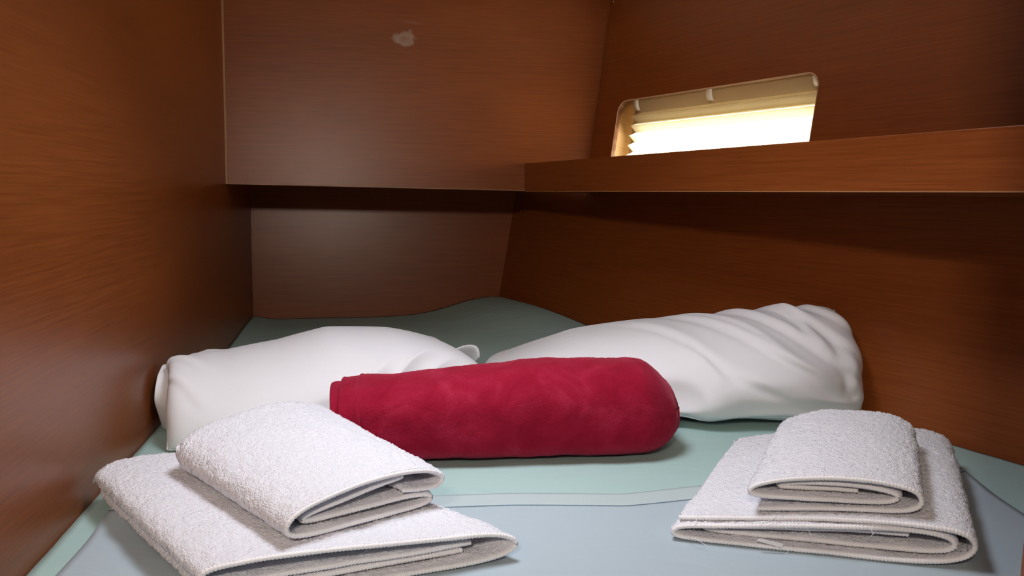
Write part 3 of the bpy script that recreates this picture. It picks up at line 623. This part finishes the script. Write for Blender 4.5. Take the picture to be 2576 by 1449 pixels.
def sim_pillow(nu, nv, Lu, Lv, origin, ax, ay, vol, steps=150, iters=10, slack=None, colliders=(), pins=None, lift=0.02, seed=0, grav=9.8, soft=0.3, press=900.0, bend=.12, blanket_c=True):
    rs = np.random.RandomState(seed)
    U_, V_ = np.meshgrid(np.linspace(0, 1, nu), np.linspace(0, 1, nv), indexing='ij')
    top_i = np.arange(nu * nv).reshape(nu, nv); bot_i = np.full((nu, nv), -1); border = np.zeros((nu, nv), bool)
    border[0, :] = border[-1, :] = border[:, 0] = border[:, -1] = True
    bot_i[border] = top_i[border]; bot_i[~border] = nu * nv + np.arange((~border).sum()); n = nu * nv + (~border).sum()
    X = np.zeros((n, 3)); ax, ay = nrm(ax), nrm(ay)
    base_p = origin + (U_ * Lu)[..., None] * ax + (V_ * Lv)[..., None] * ay
    X[top_i.ravel()] = base_p.reshape(-1, 3); X[bot_i[~border]] = base_p[~border]
    X[:, 2] = bed_z(X[:, 0], X[:, 1]) + lift; X[top_i[~border], 2] += 0.004; X[bot_i[~border], 2] -= 0.004
    for (p0, nn_, *fold) in colliders:                     # cloth that would pass a wall starts folded up along it
        dd = np.minimum((X - p0) @ nn_, 0); X -= dd[:, None] * nn_ * 1.02; X[:, 2] -= dd * (0.95 if fold else 0)
    X += rs.randn(n, 3) * 0.0006
    E, Lr, K = [], [], []
    du, dv = Lu / (nu - 1), Lv / (nv - 1)
    for I in (top_i, bot_i):
        for (si, sj, l, k) in ((1, 0, du, 1.0), (0, 1, dv, 1.0), (1, 1, math.hypot(du, dv), .55), (1, -1, math.hypot(du, dv), .55), (2, 0, 2 * du, bend), (0, 2, 2 * dv, bend)):
            a = I[:nu - si, :] if sj == 0 else (I[:nu - si, :nv - sj] if sj > 0 else I[:nu - si, -sj:])
            c = I[si:, :] if sj == 0 else (I[si:, sj:] if sj > 0 else I[si:, :nv + sj])
            E.append(np.stack([a.ravel(), c.ravel()], 1)); Lr.append(np.full(a.size, l)); K.append(np.full(a.size, k))
    E = np.vstack(E); Lr = np.concatenate(Lr); K = np.concatenate(K)
    _, u_ = np.unique(np.sort(E, 1), axis=0, return_index=True); E, Lr, K = E[u_], Lr[u_], K[u_]
    cnt = np.bincount(E.ravel(), minlength=n)[:, None].astype(float)
    tri = []
    for I, fl in ((top_i, False), (bot_i, True)):
        a, b_, c, d = I[:-1, :-1].ravel(), I[1:, :-1].ravel(), I[1:, 1:].ravel(), I[:-1, 1:].ravel()
        q = np.stack([a, b_, c, d], 1); tri.append(q[:, ::-1] if fl else q)
    Q = np.vstack(tri); T_ = np.vstack([Q[:, [0, 1, 2]], Q[:, [0, 2, 3]]])
    pm = np.ones(n)
    if slack is not None:
        w = slack(U_, V_); pm[top_i.ravel()] = w.ravel(); pm[bot_i[~border]] = w[~border]
    # a mass for the filling: heavier inside
    vel = np.zeros_like(X); dt = 1 / 60.0; Xp = X.copy()
    for s in range(steps):
        a_, b_, c_ = X[T_[:, 0]], X[T_[:, 1]], X[T_[:, 2]]
        nn = np.cross(b_ - a_, c_ - a_) / 6; volume = float((a_ * np.cross(b_, c_)).sum() / 6)
        pr = press * np.clip(1 - volume / vol, -0.3, 1)
        fo = np.zeros_like(X)
        for k in range(3):
            for c in range(3): fo[:, c] += np.bincount(T_[:, k], nn[:, c], n)
        area_n = du * dv
        acc = fo * pr * pm[:, None] / (area_n * 1.0); acc[:, 2] -= grav
        vel = (vel + dt * acc) * 0.94; sp_ = np.linalg.norm(vel, axis=1, keepdims=True); vel *= np.minimum(1, 1.2 / (sp_ + 1e-9))
        Xn = X + dt * vel
        for it in range(iters):
            d = Xn[E[:, 1]] - Xn[E[:, 0]]; l = np.linalg.norm(d, axis=1) + 1e-9
            cr = ((l - Lr) / l * K * np.where(l < Lr, soft, 1.0))[:, None] * d * 0.5
            dX = np.zeros_like(X)
            for c in range(3): dX[:, c] = np.bincount(E[:, 0], cr[:, c], n) - np.bincount(E[:, 1], cr[:, c], n)
            Xn += dX / cnt * 1.9 * 2.2
            if pins is not None:
                for (iu, iv, p, k) in pins: j = top_i[iu, iv]; Xn[j] += (p - Xn[j]) * k
            zb = bed_z(Xn[:, 0], Xn[:, 1]) + 0.003; hit = Xn[:, 2] < zb
            Xn[hit, 2] = zb[hit]; Xn[hit, :2] = X[hit, :2] + (Xn[hit, :2] - X[hit, :2]) * 0.35
            if blanket_c: Xn = push_out(Xn)
            for (p0, nn_, *fold) in colliders:
                dd = (Xn - p0) @ nn_; h2 = dd < 0; Xn[h2] = X[h2] + (Xn[h2] - X[h2]) * 0.5; dd = np.minimum((Xn - p0) @ nn_, 0); Xn -= dd[:, None] * nn_
        vel = (Xn - X) / dt; X = Xn
    return X, Q, top_i, bot_i
def pillow(name, label, X, Q, top_i, loc):
    root = empty(name, loc, label, 'pillow', 'white pillows')
    o = mesh('pillowcase', X, Q, M_case); ss = o.modifiers.new('sub', 'SUBSURF'); ss.levels = 2; ss.render_levels = 2; adopt(o, root)
    r = np.r_[top_i[0, :], top_i[1:, -1], top_i[-1, -2::-1], top_i[-2:0:-1, 0]]
    tube('seam', X[r], 0.0016, M_case, root, 6, True)
    return root
def creases(X, Q, ti, lines):
    nu, nv = ti.shape; U_, V_ = np.meshgrid(np.linspace(0, 1, nu), np.linspace(0, 1, nv), indexing='ij'); d = np.zeros((nu, nv))
    for (ua, va, ub, vb, amp, sg) in lines:
        ex, ey = (ub - ua) * .86, (vb - va) * .5; L_ = math.hypot(ex, ey); px, py = (U_ - ua) * .86, (V_ - va) * .5
        t = (px * ex + py * ey) / L_ / L_; q = (px * ey - py * ex) / L_ + .012 * np.sin(t * 4 + ua * 9)
        prof_ = np.where(q > 0, np.exp(-(q / sg) ** 2), np.exp(-(q / (sg * 2.6)) ** 2)) - .55 * np.exp(-((q - sg * 1.5) / sg) ** 2)
        d += amp * prof_ * sstep(-.05, .25, t) * (1 - sstep(.65, 1.05, t))
    n = vnormals(X, Q); k = ti[1:-1, 1:-1].ravel(); X = X.copy(); X[k] += n[k] * d[1:-1, 1:-1].ravel()[:, None]
    return X
lw = (A0 + NL * 0.004, NL); hw = (H0 - NH * 0.004, -NH, True)
SPn = nrm(V(.976, .22, 0)); SP0 = V(-.055, 1.70, 0)          # the pillows meet here
def warp(X, o, ax, ay, Lu, Lv, zs, pull):
    L_ = X - o; u = np.clip(L_ @ ax / Lu, 0, 1); v = np.clip(L_ @ ay / Lv, 0, 1)
    zb = bed_z(X[:, 0], X[:, 1]); X[:, 2] = zb + (X[:, 2] - zb) * np.interp(u, *zs)
    X[:, 1] -= pull * np.sin(np.pi * u) ** 1.2 * (1 - v) ** 2
    return push_out(X)
a1 = math.radians(21); ax, ay = V(math.cos(a1), math.sin(a1), 0), V(-math.sin(a1), math.cos(a1), 0)
o1 = V(-.63, 1.24, 0)
X, Q, ti, bi = sim_pillow(66, 48, 0.70, 0.50, o1, ax, ay, 0.032, colliders=[lw, (SP0 - SPn * .004, -SPn)], press=2800, seed=3,
                          slack=lambda u, v: sstep(.02, .12, u) * sstep(0, .06, 1 - u),
                          pins=edge_pins(0, [(0, V(-.587, 1.251, .004)), (6, V(-.615, 1.320, .053)), (20, V(-.622, 1.345, .100)), (38, V(-.640, 1.400, .116)), (44, V(-.66, 1.45, .10))], .7))
X = relax(X, Q, 4)
X = warp(X, o1, ax, ay, .70, .50, ([0, .08, .2, .35, .5, .7, .85, 1], [1, .88, .84, .96, 1.17, 1.20, 1.14, 1.06]), .03)
X = creases(X, Q, ti, [(.0, .80, .22, .62, .006, .007), (.0, .62, .16, .40, .006, .006), (.02, .40, .15, .20, .005, .006), (.06, .95, .30, .80, .004, .008), (.55, .95, .70, .70, .004, .010), (.99, .85, .80, .60, .005, .009)])
pilL = pillow('pillow', 'white pillow lying on the left, against the left wall and behind the left towels', X, Q, ti, (-.3, 1.5, 0))
# open end of the pillowcase, turned up against the left wall
fe = np.array([(-.655, 1.375, .004), (-.654, 1.345, .063), (-.653, 1.346, .081), (-.657, 1.369, .106), (-.666, 1.410, .117), (-.672, 1.455, .109), (-.675, 1.495, .092)])
be = np.array([(-.600, 1.290, .018), (-.603, 1.309, .049), (-.607, 1.322, .075), (-.612, 1.338, .094), (-.618, 1.360, .106), (-.622, 1.385, .108), (-.626, 1.410, .100)])
fe, be = resample(fe, .006), resample(be, .004); nn = 24
fe = np.array([[np.interp(q, np.linspace(0, 1, len(fe)), fe[:, c]) for c in range(3)] for q in np.linspace(0, 1, nn)])
be = np.array([[np.interp(q, np.linspace(0, 1, len(be)), be[:, c]) for c in range(3)] for q in np.linspace(0, 1, nn)])
md = 0.5 * (fe + be) + V(-.004, .022, -.010)
G = np.array([(1 - q) ** 2 * be + 2 * q * (1 - q) * md + q * q * fe for q in np.linspace(0, 1, 9)])
o = grid_mesh('open_cuff', G, M_case); so = o.modifiers.new('thick', 'SOLIDIFY'); so.thickness = .0016; so.offset = 0; su = o.modifiers.new('sub', 'SUBSURF'); su.levels = su.render_levels = 1; adopt(o, pilL)
ft = np.array([(-.135, 1.795, .070), (-.118, 1.80, .0765), (-.101, 1.80, .080), (-.086, 1.80, .0775), (-.079, 1.80, .068), (-.078, 1.80, .050)]); ft = smooth_path(ft, .004)
G = np.array([ft * (1 - q) + (ft + V(-.03, .05, -.045)) * q for q in np.linspace(0, 1, 6)])
o = grid_mesh('corner_flap', G, M_case); so = o.modifiers.new('thick', 'SOLIDIFY'); so.thickness = .003; so.offset = 0; adopt(o, pilL)

a2 = math.radians(-5); ax, ay = V(math.cos(a2), math.sin(a2), 0), V(-math.sin(a2), math.cos(a2), 0)
o2 = V(-.10, 1.50, 0)
pr_ = edge_pins(-1, [(0, V(.690, 1.480, .008)), (10, V(.709, 1.489, .058)), (24, V(.712, 1.509, .128)), (36, V(.702, 1.548, .185)), (47, V(.685, 1.586, .218))], .7) + \
      edge_pins(None, [(50, V(.573, 1.754, .166)), (62, V(.632, 1.666, .192)), (71, V(.685, 1.586, .218))], .35)
X, Q, ti, bi = sim_pillow(72, 48, 0.86, 0.50, o2, ax, ay, 0.034, colliders=[hw, (SP0 + SPn * .004, SPn)], press=2500, seed=4, soft=.5, bend=.25,
                          slack=lambda u, v: sstep(.0, .10, u) * sstep(.0, .10, 1 - u), pins=pr_)
X = relax(X, Q, 14); vv_ = np.clip((X - o2) @ ay / .5, 0, 1); X = relax(X, Q, 45, 1 - sstep(.35, .6, vv_))
X = warp(X, o2, ax, ay, .86, .50, ([0, .12, .25, .45, .65, .85, 1], [.6, .80, 1.0, 1.10, 1.07, .97, .95]), .09); X = relax(X, Q, 6)
X = creases(X, Q, ti, [(.50, .80, .93, .20, .009, .010), (.63, .84, .97, .36, .010, .009), (.75, .86, .99, .50, .009, .009), (.86, .90, 1.0, .68, .007, .008),
                       (.40, .66, .84, .10, .006, .011), (.55, .78, .80, .42, .006, .008), (.80, .84, .90, .50, .009, .008), (.90, .60, .97, .16, .010, .008)])
pilR = pillow('pillow', 'white pillow on the right with its slack creased end pushed up against the hull', X, Q, ti, (.3, 1.65, 0))

# ------------------------------------------------------------------ pleated blind in the window
mbl, nt, b = new_mat('pleated_paper'); L = nt.links; nt.nodes.remove(b)
df = node(nt, 'ShaderNodeBsdfDiffuse'); tl = node(nt, 'ShaderNodeBsdfTranslucent'); mx = node(nt, 'ShaderNodeMixShader')
df.inputs[0].default_value = (0.80, 0.74, 0.58, 1); tl.inputs[0].default_value = (0.90, 0.84, 0.66, 1); mx.inputs[0].default_value = 0.5
L.new(df.outputs[0], mx.inputs[1]); L.new(tl.outputs[0], mx.inputs[2]); L.new(mx.outputs[0], nt.nodes['Material Output'].inputs[0])
blind = empty('pleated_blind', upt(0.46, 0.0) + NU * 0.03, 'cream pleated blind glowing with daylight inside the window recess', 'blind')
prof = [(.186, .044), (.170, .020), (.1405, .044)]; w = .126; dd0, dd1 = .020, .044; k = 0
while w > -0.085:
    prof.append((w, dd0 if k % 2 == 0 else dd1)); w -= .0145; k += 1
G = np.array([[rpt(t, w_, d_) for (w_, d_) in prof] for t in np.linspace(0.150, 0.835, 40)])
o = grid_mesh('pleats', G, mbl); o.data.polygons.foreach_set('use_smooth', [False] * len(o.data.polygons)); adopt(o, blind)
box_q = [rpt(0.115, -0.088, 0.020), rpt(0.836, -0.088, 0.020), rpt(0.836, -0.076, 0.020), rpt(0.115, -0.076, 0.020)]
slab('bottom_rail', box_q, NU * 0.022, M_white, TU, blind, 0.002)
slab('head_rail', [rpt(0.118, 0.186, 0.030), rpt(0.834, 0.186, 0.030), rpt(0.834, 0.198, 0.030), rpt(0.118, 0.198, 0.030)], NU * 0.024, M_white, TU, blind, 0.002)
for tcl in (0.165, 0.455, 0.782):
    cp = [(0.188, 0.034), (0.186, 0.014), (0.176, 0.006), (0.164, 0.005), (0.152, 0.009), (0.1435, 0.0155), (0.140, 0.019)]
    cpp = smooth_path(np.array(cp), 0.003, 2)
    G = np.array([[rpt(t, w_, d_) for (w_, d_) in cpp] for t in (tcl, tcl + 0.020)])
    o = grid_mesh('clip', G, M_white); so = o.modifiers.new('thick', 'SOLIDIFY'); so.thickness = 0.0015; adopt(o, blind)
